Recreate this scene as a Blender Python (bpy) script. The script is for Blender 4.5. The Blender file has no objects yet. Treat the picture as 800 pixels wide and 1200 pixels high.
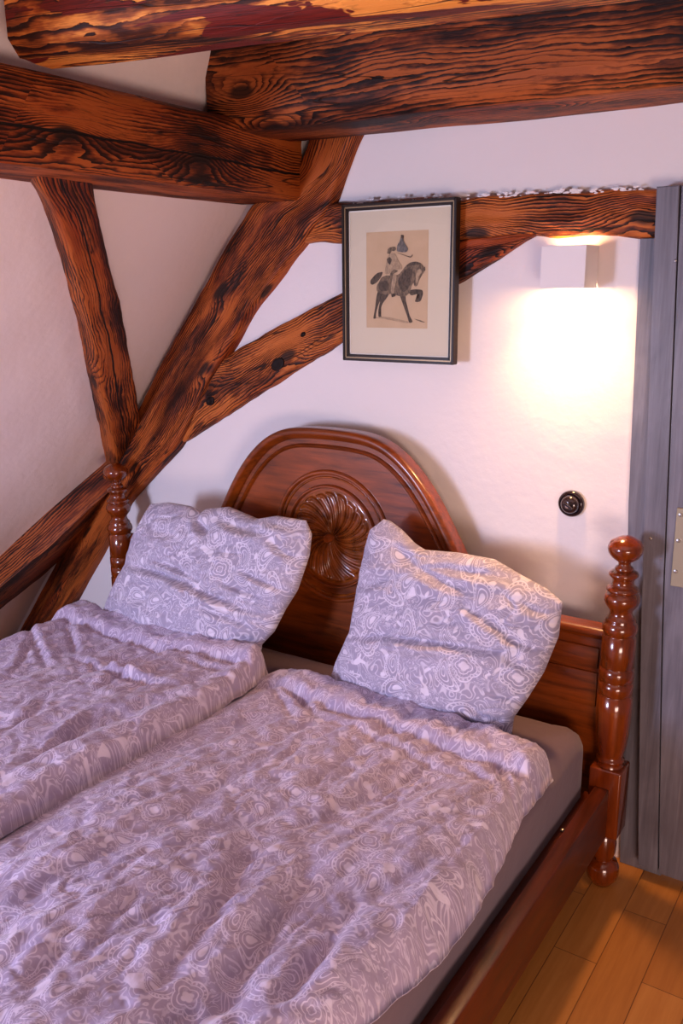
import bpy, bmesh, math, random
import numpy as np
from mathutils import Vector, Matrix, noise

# ------------------------------------------------------------------ camera
F = 1032.687            # focal length in pixels of the 800 x 1200 frame
YAW, PITCH, ROLL = 0.5875, 0.2509, -0.0101
CAM = np.array([1.49885, -2.15574, 1.60988])
_f = np.array([-math.sin(YAW)*math.cos(PITCH), math.cos(YAW)*math.cos(PITCH), -math.sin(PITCH)])
_r0 = np.array([math.cos(YAW), math.sin(YAW), 0.0]); _u0 = np.cross(_r0, _f)
_r = math.cos(ROLL)*_r0 + math.sin(ROLL)*_u0
_u = -math.sin(ROLL)*_r0 + math.cos(ROLL)*_u0
col = bpy.context.scene.collection
scn = bpy.context.scene
cd = bpy.data.cameras.new('camera'); cam = bpy.data.objects.new('camera', cd); col.objects.link(cam)
M = Matrix([[_r[i], _u[i], -_f[i], CAM[i]] for i in range(3)] + [[0, 0, 0, 1]])
cam.matrix_world = M
cd.sensor_fit = 'VERTICAL'; cd.sensor_height = 36; cd.lens = F/1200*36
cd.clip_start = .02
scn.camera = cam

# ------------------------------------------------------------------ world, lights, exposure
w = bpy.data.worlds.new('world'); scn.world = w; w.use_nodes = True
bg = w.node_tree.nodes['Background']; bg.inputs[0].default_value = (.86, .68, .66, 1); bg.inputs[1].default_value = .16
def area(name, loc, target, sx, sy, power, color):
    l = bpy.data.lights.new(name, 'AREA'); l.shape = 'RECTANGLE'; l.size = sx; l.size_y = sy
    l.energy = power; l.color = color
    o = bpy.data.objects.new(name, l); col.objects.link(o); o.location = loc
    d = Vector(target) - Vector(loc); o.rotation_euler = d.to_track_quat('-Z', 'Y').to_euler()
    return o
area('window_daylight', (-.80, -3.35, 1.12), (.1, 0, .75), .55, .75, 92, (.66, .69, 1.0))
area('warm_fill', (2.5, -2.7, .60), (-.8, -.3, 1.6), 1.0, .7, 47, (1.0, .68, .58))  # added warm fill light, aimed to brighten the left slope
vs = scn.view_settings
vs.view_transform = 'Standard'; vs.look = 'None'; vs.gamma = 1; vs.use_curve_mapping = False
vs.exposure = 0.0

# ------------------------------------------------------------------ helpers
def at(u, v, n, d):
    """point of the plane n.p = d seen at (u, v) in the survey photograph"""
    D = (u-400)/F*_r - (v-600)/F*_u + _f
    n = np.array(n, float); t = (d - n@CAM)/(n@D)
    return CAM + t*D
YP = (0, 1, 0); ZP = (0, 0, 1); XP = (1, 0, 0)
SL = np.array([1.23, 0, -1.0]); SLk = np.linalg.norm(SL); SLd = 1.23*-.368-1.862; SN = SL/SLk   # roof slope
def slope(u, v, h=0): return at(u, v, SL, SLd+h*SLk)

def empty(name, loc=(0, 0, 0)):
    o = bpy.data.objects.new(name, None); col.objects.link(o); o.location = loc; o.empty_display_size = .1
    return o
def tag(o, label=None, cat=None, group=None, kind=None):
    if label: o['label'] = label
    if cat: o['category'] = cat
    if group: o['group'] = group
    if kind: o['kind'] = kind
    return o
def link(name, me, mat, parent=None, smooth=True):
    o = bpy.data.objects.new(name, me); col.objects.link(o)
    if mat: me.materials.append(mat)
    if parent:
        o.parent = parent
        if parent.parent is None: o.matrix_parent_inverse = Matrix.Translation(-Vector(parent.location))
    if smooth:
        for p in me.polygons: p.use_smooth = True
    return o
def mesh(name, V, Fc, UV=None):
    me = bpy.data.meshes.new(name); me.from_pydata([tuple(map(float, p)) for p in V], [], Fc); me.update()
    if UV is not None:
        l = me.uv_layers.new(name='UVMap')
        idx = np.empty(len(me.loops), int); me.loops.foreach_get('vertex_index', idx)
        l.data.foreach_set('uv', np.asarray(UV, float)[idx].ravel())
    return me
def bm_obj(name, bm, mat, parent=None, smooth=True, angle=40):
    bmesh.ops.recalc_face_normals(bm, faces=bm.faces)
    me = bpy.data.meshes.new(name)
    bm.to_mesh(me); bm.free()
    o = link(name, me, mat, parent, smooth)
    if smooth: me.set_sharp_from_angle(angle=math.radians(angle))
    return o
def box(bm, lo, hi, bev=0.0, seg=2):
    r = bmesh.ops.create_cube(bm, size=1)
    vs_ = r['verts']
    for v in vs_:
        v.co = Vector([lo[i] + (v.co[i]+.5)*(hi[i]-lo[i]) for i in range(3)])
    if bev:
        es = list({e for v in vs_ for e in v.link_edges})
        bmesh.ops.bevel(bm, geom=es, offset=bev, segments=seg, affect='EDGES', profile=.5)
def prism(bm, pts, y0, y1, bev=0):
    """polygon in xz extruded from y0 to y1"""
    a = [bm.verts.new((p[0], y0, p[1])) for p in pts]; b = [bm.verts.new((p[0], y1, p[1])) for p in pts]
    fs = [bm.faces.new(a), bm.faces.new(b[::-1])]
    n = len(pts)
    for i in range(n): fs.append(bm.faces.new((a[i], b[i], b[(i+1) % n], a[(i+1) % n])))
    if bev:
        es = [e for e in bm.edges if all(v in a for v in e.verts)]
        bmesh.ops.bevel(bm, geom=es, offset=bev, segments=3, affect='EDGES', profile=.5)
def lathe(bm, prof, c=(0, 0, 0), axis='z', n=40):
    """prof = [(r, h)...]"""
    rings = []
    for r, h in prof:
        ring = []
        for k in range(n):
            a = 2*math.pi*k/n
            x, y = max(r, 1e-4)*math.cos(a), max(r, 1e-4)*math.sin(a)
            p = (x, y, h) if axis == 'z' else (x, -h, y)      # axis 'y': h grows towards the room (-y)
            ring.append(bm.verts.new((c[0]+p[0], c[1]+p[1], c[2]+p[2])))
        rings.append(ring)
    for i in range(len(rings)-1):
        for k in range(n):
            bm.faces.new((rings[i][k], rings[i][(k+1) % n], rings[i+1][(k+1) % n], rings[i+1][k]))
    bm.faces.new(rings[0][::-1]); bm.faces.new(rings[-1])
def tube(bm, pts, rx, ry=None, n=10, flat=None, closed=False):
    """sweep an ellipse along points lying in an xz plane; rx in-plane radius, ry depth radius"""
    ry = ry or rx
    P = [Vector(p) for p in pts]; rings = []
    m = len(P)
    for i, p in enumerate(P):
        t = (P[(i+1) % m if closed else min(i+1, m-1)] - P[(i-1) % m if closed else max(i-1, 0)]).normalized()
        s = t.cross(Vector((0, 1, 0)))
        if s.length < 1e-3: s = Vector((1, 0, 0))
        s.normalize(); d = Vector((0, 1, 0))
        f = 1 if not callable(rx) else 1
        a_ = rx(i/(m-1)) if callable(rx) else rx; b_ = ry(i/(m-1)) if callable(ry) else ry
        rings.append([bm.verts.new(p + s*a_*math.cos(2*math.pi*k/n) + d*b_*math.sin(2*math.pi*k/n)) for k in range(n)])
    for i in range(m if closed else m-1):
        A, B = rings[i], rings[(i+1) % m]
        for k in range(n): bm.faces.new((A[k], A[(k+1) % n], B[(k+1) % n], B[k]))
    if not closed:
        bm.faces.new(rings[0][::-1]); bm.faces.new(rings[-1])
def resample(P, n):
    P = np.asarray(P, float); d = np.r_[0, np.cumsum(np.linalg.norm(np.diff(P, axis=0), axis=1))]
    t = np.linspace(0, d[-1], n)
    return np.stack([np.interp(t, d, P[:, i]) for i in range(P.shape[1])], 1)
def smooth_line(P, n, it=2):
    P = resample(P, n)
    for _ in range(it):
        Q = P.copy(); Q[1:-1] = (P[:-2] + 2*P[1:-1] + P[2:])/4; P = Q
    return P
def nz(x, y=0., z=0.): return noise.noise(Vector((x, y, z)))
def fbm(x, y, z=0., o=3):
    s, a = 0, 1
    for k in range(o): s += a*nz(x*2**k, y*2**k, z+k*7.3); a *= .5
    return s

# ------------------------------------------------------------------ materials
class NT:
    def __init__(s, name):
        s.m = bpy.data.materials.new(name); s.m.use_nodes = True; s.t = s.m.node_tree
        s.b = s.t.nodes['Principled BSDF']; s.out = s.t.nodes['Material Output']
    def n(s, ty, ins=None, **kw):
        nd = s.t.nodes.new(ty)
        for k, v in kw.items(): setattr(nd, k, v)
        for k, v in (ins or {}).items(): s.set(nd.inputs[k], v)
        return nd
    def set(s, inp, v):
        if isinstance(v, bpy.types.NodeSocket): s.t.links.new(v, inp)
        else: inp.default_value = v
    def math(s, op, a, b=0., c=0.):
        nd = s.n('ShaderNodeMath', operation=op)
        s.set(nd.inputs[0], a); s.set(nd.inputs[1], b); s.set(nd.inputs[2], c); return nd.outputs[0]
    def vmath(s, op, a, b=(0, 0, 0)):
        nd = s.n('ShaderNodeVectorMath', operation=op); s.set(nd.inputs[0], a)
        if op == 'SCALE': s.set(nd.inputs[3], b)
        else: s.set(nd.inputs[1], b)
        return nd.outputs[0]
    def noise(s, vec, scale, detail=3, rough=.5, dist=0):
        return s.n('ShaderNodeTexNoise', {'Vector': vec, 'Scale': scale, 'Detail': detail, 'Roughness': rough, 'Distortion': dist}).outputs['Fac']
    def ramp(s, fac, stops, interp='LINEAR'):
        nd = s.n('ShaderNodeValToRGB', {'Fac': fac}); cr = nd.color_ramp; cr.interpolation = interp
        while len(cr.elements) < len(stops): cr.elements.new(.5)
        for e, (p, c) in zip(cr.elements, stops):
            e.position = p; e.color = (*c, 1) if len(c) == 3 else c
        return nd.outputs['Color']
    def mix(s, f, a, b, mode='MIX'):
        nd = s.n('ShaderNodeMix', data_type='RGBA', blend_type=mode)
        s.set(nd.inputs[0], f); s.set(nd.inputs[6], a if isinstance(a, bpy.types.NodeSocket) else (*a, 1)); s.set(nd.inputs[7], b if isinstance(b, bpy.types.NodeSocket) else (*b, 1))
        return nd.outputs[2]
    def step(s, x, lo, hi):      # smooth 0..1
        return s.n('ShaderNodeMapRange', {'Value': x, 'From Min': lo, 'From Max': hi, 'To Min': 0., 'To Max': 1.}, interpolation_type='SMOOTHSTEP').outputs[0]
    def bump(s, h, strength=.3, dist=.01, prev=None):
        i = {'Height': h, 'Strength': strength, 'Distance': dist}
        if prev: i['Normal'] = prev
        return s.n('ShaderNodeBump', i).outputs[0]
    def fin(s, color=None, rough=.5, normal=None, **kw):
        if color is not None: s.set(s.b.inputs['Base Color'], color if isinstance(color, bpy.types.NodeSocket) else (*color, 1))
        s.set(s.b.inputs['Roughness'], rough)
        if normal: s.set(s.b.inputs['Normal'], normal)
        for k, v in kw.items(): s.set(s.b.inputs[k], v)
        return s.m
def plain(name, color, rough=.5, **kw):
    return NT(name).fin(color, rough, **kw)

def timber(name, dark, mid, light, rings=55., warp=1.0, knots=1.0, seed=0., rough=.6, patch=0., spec=.5, fine=.5, split=None):
    """old sand-blasted beam: dark winter-growth lines over orange wood; UV is metres along/across the grain"""
    s = NT(name)
    uv = s.n('ShaderNodeTexCoord').outputs['UV']
    uv = s.vmath('ADD', uv, (seed*3.1, seed*1.7, 0))
    big = s.noise(s.vmath('MULTIPLY', uv, (1.3, 4.5, 1)), 1.0, 3, .55)
    mid_ = s.noise(s.vmath('MULTIPLY', uv, (5, 22, 1)), 1.0, 3, .6)
    sep = s.n('ShaderNodeSeparateXYZ', {0: uv})
    kv = s.vmath('MULTIPLY', uv, (2.6, 6.0, 1))
    vor = s.n('ShaderNodeTexVoronoi', {'Vector': kv, 'Scale': 1.0, 'Randomness': .85}, voronoi_dimensions='2D')
    kd = vor.outputs['Distance']
    sel = s.math('GREATER_THAN', s.n('ShaderNodeSeparateColor', {0: vor.outputs['Color']}).outputs[0], .52)
    kinf = s.math('MULTIPLY', sel, s.math('POWER', 2.718, s.math('MULTIPLY', s.math('MULTIPLY', kd, kd), -13.0)))
    ph = s.math('ADD', s.math('MULTIPLY', sep.outputs['Y'], rings), s.math('MULTIPLY', big, 7.5*warp))
    jag = s.noise(s.vmath('MULTIPLY', uv, (22, 70, 1)), 1.0, 3, .6)
    ph = s.math('ADD', ph, s.math('MULTIPLY', mid_, 2.2))
    ph = s.math('ADD', ph, s.math('MULTIPLY', jag, .7))
    ph = s.math('ADD', ph, s.math('MULTIPLY', kinf, 6.0*knots))
    fr = s.math('FRACT', ph)
    line = s.math('POWER', fr, 2.2)                      # slow growth, then a sharp dark late-wood line
    line = s.math('MULTIPLY', line, s.step(fr, 1.0, .93))
    amp = s.step(s.noise(s.vmath('MULTIPLY', uv, (2.2, 14, 1)), 1.0, 2, .5), .30, .62)
    line = s.math('MULTIPLY', line, s.math('ADD', .18, s.math('MULTIPLY', amp, .95)))
    fib = s.noise(s.vmath('MULTIPLY', uv, (14, 420, 1)), 1.0, 2, .6)
    blot = s.noise(s.vmath('MULTIPLY', uv, (2.6, 9, 1)), 1.0, 5, .65)
    v = s.math('ADD', line, s.math('MULTIPLY', s.math('SUBTRACT', fib, .5), .8*fine))
    v = s.math('ADD', v, s.math('MULTIPLY', s.math('SUBTRACT', blot, .40), 2.8))
    mx = tuple((a+b*1.5)/2.2 for a, b in zip(mid, light))
    c = s.ramp(v, [(0.0, mx), (.22, light), (.45, mid), (.72, dark), (1.0, tuple(x*.35 for x in dark))])
    red = s.step(s.noise(s.vmath('MULTIPLY', uv, (1.7, 6, 1)), 1.0, 4, .65, .4), .50, .68)
    c = s.mix(s.math('MULTIPLY', red, .8), c, (.62, .30, .20), 'MULTIPLY')
    char = s.step(s.noise(s.vmath('MULTIPLY', uv, (7, 34, 1)), 1.0, 5, .7), .54, .72)
    c = s.mix(s.math('MULTIPLY', char, .75), c, dark)
    core = s.math('MULTIPLY', sel, s.step(s.math('ADD', kd, s.math('MULTIPLY', s.math('SUBTRACT', mid_, .5), .10)), .13, .06))
    if knots: c = s.mix(s.math('MULTIPLY', core, .9), c, (.012, .005, .003))
    if patch:
        pn = s.noise(s.vmath('MULTIPLY', uv, (2.6, 10, 1)), 1.0, 4, .6, .8)
        c = s.mix(s.step(pn, .555, .57), c, s.mix(s.step(fib, .4, .7), (.15, .010, .004), (.06, .005, .003)))
    # drying cracks
    ck = s.noise(s.vmath('MULTIPLY', uv, (.9, 16, 1)), 1.0, 2, .45)
    crack = s.step(s.math('ABSOLUTE', s.math('SUBTRACT', ck, .5)), .0065, .001)
    c = s.mix(s.math('MULTIPLY', crack, .85), c, (.008, .004, .003))
    if split is not None:
        wob_ = s.math('MULTIPLY', s.math('SUBTRACT', s.noise(s.vmath('MULTIPLY', uv, (3, .01, 1)), 1.0, 4, .6), .5), .035)
        dd = s.math('ABSOLUTE', s.math('SUBTRACT', s.math('SUBTRACT', sep.outputs['Y'], split + seed*1.7), wob_))
        wdt = s.math('ADD', .0012, s.math('MULTIPLY', s.noise(s.vmath('MULTIPLY', uv, (2.3, .01, 1)), 1.0, 2, .5), .0045))
        sp = s.step(s.math('DIVIDE', dd, wdt), 1.1, .7)
        crack = s.math('MAXIMUM', crack, sp)
        c = s.mix(sp, c, (.006, .003, .002))
    h = s.math('SUBTRACT', s.math('MULTIPLY', line, .6), s.math('MULTIPLY', crack, 1.4))
    h = s.math('ADD', h, s.math('MULTIPLY', fib, .35))
    nrm = s.bump(h, .55, .004)
    return s.fin(c, rough, nrm, **{'Specular IOR Level': spec})

def polished(name, dark, mid, rough=.22, axis=(6, 60, 60), seed=0., coat=.5):
    s = NT(name)
    oc = s.n('ShaderNodeTexCoord').outputs['Object']
    oc = s.vmath('ADD', oc, (seed, seed*.7, seed*.3))
    g = s.noise(s.vmath('MULTIPLY', oc, axis), 1.0, 5, .62, .4)
    b = s.noise(oc, 3.5, 3, .5)
    v = s.math('ADD', s.math('MULTIPLY', g, .75), s.math('MULTIPLY', b, .45))
    c = s.ramp(v, [(.36, dark), (.58, mid), (.76, tuple(min(1, x*1.55) for x in mid))])
    r = s.math('ADD', rough, s.math('MULTIPLY', g, .12))
    return s.fin(c, r, s.bump(g, .08, .003), **{'Coat Weight': coat, 'Coat Roughness': .12})

def plaster(name, colr, seed=0.):
    s = NT(name)
    oc = s.n('ShaderNodeTexCoord').outputs['Object']
    a = s.noise(oc, 3.0, 4, .55); b = s.noise(oc, 38, 4, .6); st = s.noise(oc, 1.3, 3, .5)
    c = s.mix(s.math('MULTIPLY', s.step(st, .45, .75), .25), colr, tuple(x*.9 for x in colr))
    n1 = s.bump(a, .20, .04); n2 = s.bump(b, .16, .006, n1)
    return s.fin(c, .9, n2, **{'Specular IOR Level': .2})

def paisley(name, ground, ground2, line, seed=0., cell=.115, lw=.72):
    """printed cotton: bent-teardrop motifs with contour lines and scallops, small whorls between"""
    s = NT(name)
    uv = s.n('ShaderNodeTexCoord').outputs['UV']
    uv = s.vmath('ADD', uv, (seed*1.37+3, seed*.71+5, 0))
    wv = s.n('ShaderNodeTexNoise', {'Vector': uv, 'Scale': 16., 'Detail': 2.}).outputs['Color']
    uw = s.vmath('ADD', uv, s.vmath('SCALE', s.vmath('SUBTRACT', wv, (.5, .5, .5)), .012))
    p = s.vmath('SCALE', uw, 1/cell)
    vor = s.n('ShaderNodeTexVoronoi', {'Vector': p, 'Scale': 1., 'Randomness': .62}, voronoi_dimensions='2D')
    loc = s.vmath('SUBTRACT', p, vor.outputs['Position'])
    rnd = s.n('ShaderNodeSeparateColor', {0: vor.outputs['Color']})
    rot = s.n('ShaderNodeVectorRotate', {'Vector': loc, 'Angle': s.math('MULTIPLY', rnd.outputs[0], 6.283)}, rotation_type='Z_AXIS').outputs[0]
    q = s.n('ShaderNodeSeparateXYZ', {0: rot}); X, Y = q.outputs['X'], q.outputs['Y']
    Yb = s.math('DIVIDE', s.math('SUBTRACT', Y, .06), .50)
    Xb = s.math('SUBTRACT', X, s.math('MULTIPLY', s.math('MULTIPLY', Yb, Yb), .26))
    wd = s.math('SUBTRACT', .215, s.math('MULTIPLY', Yb, .165))
    wd = s.math('MAXIMUM', wd, .05)
    Xn = s.math('DIVIDE', Xb, wd)
    tear = s.math('SQRT', s.math('ADD', s.math('MULTIPLY', Xn, Xn), s.math('MULTIPLY', Yb, Yb)))
    # medallions for some cells: four-lobed
    r = s.math('SQRT', s.math('ADD', s.math('MULTIPLY', X, X), s.math('MULTIPLY', Y, Y)))
    th = s.math('ARCTAN2', Y, X)
    lob = s.math('MULTIPLY', s.math('ABSOLUTE', s.math('COSINE', s.math('MULTIPLY', th, 2.0))), .10)
    med = s.math('DIVIDE', r, s.math('ADD', .32, lob))
    ism = s.math('GREATER_THAN', rnd.outputs[1], .80)
    d = s.math('ADD', s.math('MULTIPLY', ism, med), s.math('MULTIPLY', s.math('SUBTRACT', 1., ism), tear))
    def band(x, c0, w0): return s.step(s.math('ABSOLUTE', s.math('SUBTRACT', x, c0)), w0, w0*.35)
    L = s.math('MAXIMUM', band(d, 1.0, .065), band(d, .78, .045))
    scal = s.math('MULTIPLY', s.step(s.math('SINE', s.math('MULTIPLY', th, 22.)), -.1, .5), band(d, .89, .085))
    L = s.math('MAXIMUM', L, s.math('MULTIPLY', scal, .8))
    L = s.math('MAXIMUM', L, band(d, .52, .05))
    core = s.step(d, .36, .27)
    hollow = s.step(rnd.outputs[2], .35, .45)
    L = s.math('MAXIMUM', L, s.math('MULTIPLY', core, hollow))
    L = s.math('MAXIMUM', L, s.math('MULTIPLY', band(d, .25, .05), s.math('SUBTRACT', 1., hollow)))
    # filigree between the motifs: contour lines of smooth fields
    f1 = s.noise(uw, 17/cell*.115, 1, .4, .8)
    L2 = band(s.math('FRACT', s.math('MULTIPLY', f1, 9.)), .5, .22)
    f2 = s.noise(uw, 50, 1, .5, 1.2)
    L3 = band(s.math('FRACT', s.math('MULTIPLY', f2, 5.)), .5, .20)
    which = s.step(s.noise(uw, 11, 1), .46, .54)
    L2 = s.math('MULTIPLY', L2, which); L3 = s.math('MULTIPLY', L3, s.math('SUBTRACT', 1., which))
    blobs = s.step(s.noise(uw, 24, 1, .4, .6), .64, .665)
    outside = s.step(d, 1.02, 1.10)
    bgd = s.math('MULTIPLY', outside, s.math('MAXIMUM', s.math('MAXIMUM', s.math('MULTIPLY', L2, .75), s.math('MULTIPLY', L3, .65)), blobs))
    inside = s.math('MULTIPLY', s.math('SUBTRACT', 1., outside), s.math('MULTIPLY', L3, .4))
    L = s.math('MAXIMUM', s.math('MAXIMUM', L, bgd), inside)
    g = s.mix(s.noise(uv, 9, 2), ground, ground2)
    c = s.mix(s.math('MULTIPLY', L, lw), g, line)
    cr = s.noise(s.vmath('MULTIPLY', uv, (1, .55, 1)), 34, 4, .6, .5)
    cr2 = s.noise(uv, 9, 3, .5, .6)
    weave = s.noise(uv, 900, 1)
    nrm = s.bump(cr2, .35, .03)
    nrm = s.bump(cr, .30, .010, nrm)
    nrm = s.bump(weave, .08, .001, nrm)
    return s.fin(c, .85, nrm, **{'Sheen Weight': .25, 'Sheen Roughness': .5, 'Specular IOR Level': .2})

M_wall = plaster('white_plaster', (.80, .765, .765))
M_slope = plaster('slope_plaster', (.90, .80, .78))  # same plaster, with pink bounce light put into its colour
D1, D2 = (.040, .008, .002), (.022, .005, .002)
M_oldA = timber('red_brown_timber', D1, (.21, .038, .006), (.44, .105, .016), rings=120, seed=1, spec=.25)
M_oldP = timber('split_red_timber', D1, (.19, .032, .005), (.42, .098, .015), rings=115, seed=1.3, spec=.25, split=.85)
M_oldB = timber('dark_timber', D2, (.15, .032, .007), (.40, .10, .02), rings=85, seed=2.4, knots=1.2, spec=.25)
M_oldC = timber('orange_timber', (.06, .012, .002), (.36, .09, .012), (.85, .34, .06), rings=60, seed=3.3, warp=1.5, knots=1.3, patch=1, spec=.3)
M_oldD = timber('brace_timber', D1, (.24, .05, .008), (.52, .14, .024), rings=120, seed=4.2, knots=1.0, spec=.3)
M_oldE = timber('strut_timber', D1, (.20, .038, .006), (.42, .10, .016), rings=90, seed=6.1, knots=.8, warp=1.3, spec=.3, split=.16)
M_oldF = timber('deep_red_timber', D2, (.15, .028, .006), (.36, .09, .018), rings=90, seed=7.7, knots=.8, warp=.8, spec=.3)  # deep red-brown wood of the lower beam on the slope
M_bed = polished('polished_walnut', (.035, .005, .0006), (.185, .034, .002), rough=.27)
M_bedv = polished('polished_walnut_turned', (.030, .004, .0006), (.145, .022, .0015), rough=.12, axis=(50, 50, 7), seed=3, coat=.8)
M_rail = polished('polished_walnut_rail', (.022, .003, .0004), (.095, .013, .001), rough=.36, axis=(60, 6, 60), seed=5, coat=.15)
M_carve = polished('carved_walnut', (.030, .006, .001), (.21, .048, .006), rough=.10, axis=(30, 30, 30), seed=8, coat=1.)
M_sheet = None
s = NT('grey_brown_jersey'); uv = s.n('ShaderNodeTexCoord').outputs['Object']
M_sheet = s.fin((.16, .105, .135), .9, s.bump(s.noise(uv, 14, 4, .5), .2, .015), **{'Sheen Weight': .2})
M_paisL = paisley('paisley_cotton_duvet', (.345, .295, .45), (.41, .335, .48), (.86, .79, .95), seed=1.0, cell=.082, lw=.62)
M_paisP = paisley('paisley_cotton_pillow', (.315, .295, .43), (.37, .335, .46), (.84, .80, .94), seed=2.6, cell=.098, lw=.70)

# ------------------------------------------------------------------ structure
YW = .13
def grid_plane(name, O, U, Vv, nu, nv, mat, amp=0.004, sc=3., kind='structure'):
    O, U, Vv = map(lambda a: np.array(a, float), (O, U, Vv)); N = np.cross(U, Vv); N /= np.linalg.norm(N)
    V, Fc = [], []
    for j in range(nv+1):
        for i in range(nu+1):
            p = O + U*i/nu + Vv*j/nv
            V.append(p + N*amp*fbm(p[0]*sc, p[1]*sc, p[2]*sc, 2))
    for j in range(nv):
        for i in range(nu):
            a = j*(nu+1)+i; Fc.append((a, a+1, a+nu+2, a+nu+1))
    # give the shell a thickness
    o = link(name, mesh(name, V, Fc), mat)
    md = o.modifiers.new('thickness', 'SOLIDIFY'); md.thickness = .06; md.offset = -1
    if kind: o['kind'] = kind
    return o
grid_plane('wall_back', (-2.3, YW, -.02), (4.6, 0, 0), (0, 0, 2.42), 92, 48, M_wall)
# roof slope on the left, from the floor up to the ceiling
xs0 = (-.0 - SLd - 0)  # helper
def slx(z): return (SLd + z)/1.23
V, Fc = [], []
zs_ = list(np.linspace(-.02, 2.0, 44)) + list(np.linspace(2.03, 2.42, 9)); ys_ = np.linspace(-3.6, .18, 77)
for z in zs_:
    x = slx(z) if z <= 2.0 else slx(2.0) + (z-2.0)*.30
    for y in ys_: V.append(np.array([x, y, z]) + SN*.005*fbm(x*3, y*3, z*3, 2))
for j in range(len(zs_)-1):
    for i in range(76): a = j*77+i; Fc.append((a, a+77, a+78, a+1))
o = link('wall_left', mesh('wall_left', V, Fc), M_slope); o['kind'] = 'structure'
md = o.modifiers.new('thickness', 'SOLIDIFY'); md.thickness = .06; md.offset = 1
grid_plane('ceiling', (-.6, -3.6, 2.36), (0, 3.78, 0), (3.2, 0, 0), 20, 20, M_wall)

s = NT('strip_parquet')
oc = s.n('ShaderNodeTexCoord').outputs['Object']
rv = s.n('ShaderNodeMapping', {'Vector': oc, 'Rotation': (0, 0, math.pi/2), 'Location': (.31, .075, 0)}).outputs[0]
br = s.n('ShaderNodeTexBrick', {'Vector': rv, 'Color1': (.30, .30, .30, 1), 'Color2': (.80, .80, .80, 1), 'Mortar': (0, 0, 0, 1), 'Scale': 1., 'Mortar Size': .0012, 'Mortar Smooth': .2, 'Brick Width': .62, 'Row Height': .108}, offset=.37)
tone = s.n('ShaderNodeSeparateColor', {0: br.outputs['Color']}).outputs[0]
gr = s.noise(s.vmath('MULTIPLY', oc, (55, 4, 1)), 1., 4, .6, .5)
v = s.math('ADD', s.math('MULTIPLY', gr, .55), s.math('MULTIPLY', tone, .5))
c = s.ramp(v, [(.25, (.40, .14, .025)), (.55, (.54, .215, .045)), (.85, (.68, .31, .08))])
c = s.mix(s.math('MULTIPLY', br.outputs['Fac'], .75), c, (.10, .035, .012))
M_floor = s.fin(c, .36, s.bump(s.math('SUBTRACT', s.math('MULTIPLY', gr, .1), br.outputs['Fac']), .3, .002))
bm = bmesh.new(); box(bm, (-2.3, -3.6, -.05), (2.6, YW+.05, 0)); o = bm_obj('floor', bm, M_floor, smooth=False); o['kind'] = 'structure'

# ------------------------------------------------------------------ timber frame
def section_loft(name, secs, mat, vlen=None, parent=None, uoff=0., rot=0):
    """secs: list of closed 3-D sections (same length); UV in metres along / around"""
    n = len(secs[0]); V, Fc, UV = [], [], []
    cen = [np.mean(s_, axis=0) for s_ in secs]; u = uoff
    for i, s_ in enumerate(secs):
        if i: u += np.linalg.norm(cen[i]-cen[i-1])
        S = np.array(s_); v = 0
        for k in range(n+1):
            if k: v += np.linalg.norm(S[k % n]-S[k-1])
            V.append(S[k % n]); UV.append((u, v))
    m = n+1
    for i in range(len(secs)-1):
        for k in range(n):
            a = i*m+k; Fc.append((a, a+1, a+m+1, a+m))
    Fc.append(tuple(range(n))[::-1]); Fc.append(tuple((len(secs)-1)*m+k for k in range(n)))
    me = mesh(name, V, Fc, UV)
    bm = bmesh.new(); bm.from_mesh(me); bmesh.ops.recalc_face_normals(bm, faces=bm.faces); bm.to_mesh(me); bm.free()
    o = link(name, me, mat, parent); me.set_sharp_from_angle(angle=math.radians(60))
    return o
def ribbon(name, L, R, N, back, front, mat, prof=None, n=70, wob=.004, seed=0., smooth_it=1):
    L = smooth_line(L, n, smooth_it); R = smooth_line(R, n, smooth_it); N = np.array(N, float); N /= np.linalg.norm(N)
    if prof is None:
        prof = [(0, 0, 0), (0, .0, .25), (0, 0, .5), (.015, .0, .8), (.05, 0, .96)] + [(x, 0, 1.) for x in np.linspace(.1, .9, 13)] + [(.95, 0, .96), (.985, 0, .8), (1, 0, .5), (1, 0, .25), (1, 0, 0)]
    secs = []
    for i in range(n):
        sec = []
        w_ = np.linalg.norm(R[i]-L[i])
        e0 = wob*1.3*fbm(i*.16, seed, 1.); e1 = wob*1.3*fbm(i*.16, seed, 9.)
        for k, (t, _, h) in enumerate(prof):
            edge = e0*(1-t) + e1*t
            p = L[i] + (R[i]-L[i])*t + (R[i]-L[i])/w_*edge
            hh = -back + (front+back)*h + (wob*fbm(i*.22, t*4, seed+3) if h > .7 else 0)
            sec.append(p + N*hh)
        secs.append(sec)
    return section_loft(name, secs, mat)
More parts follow.
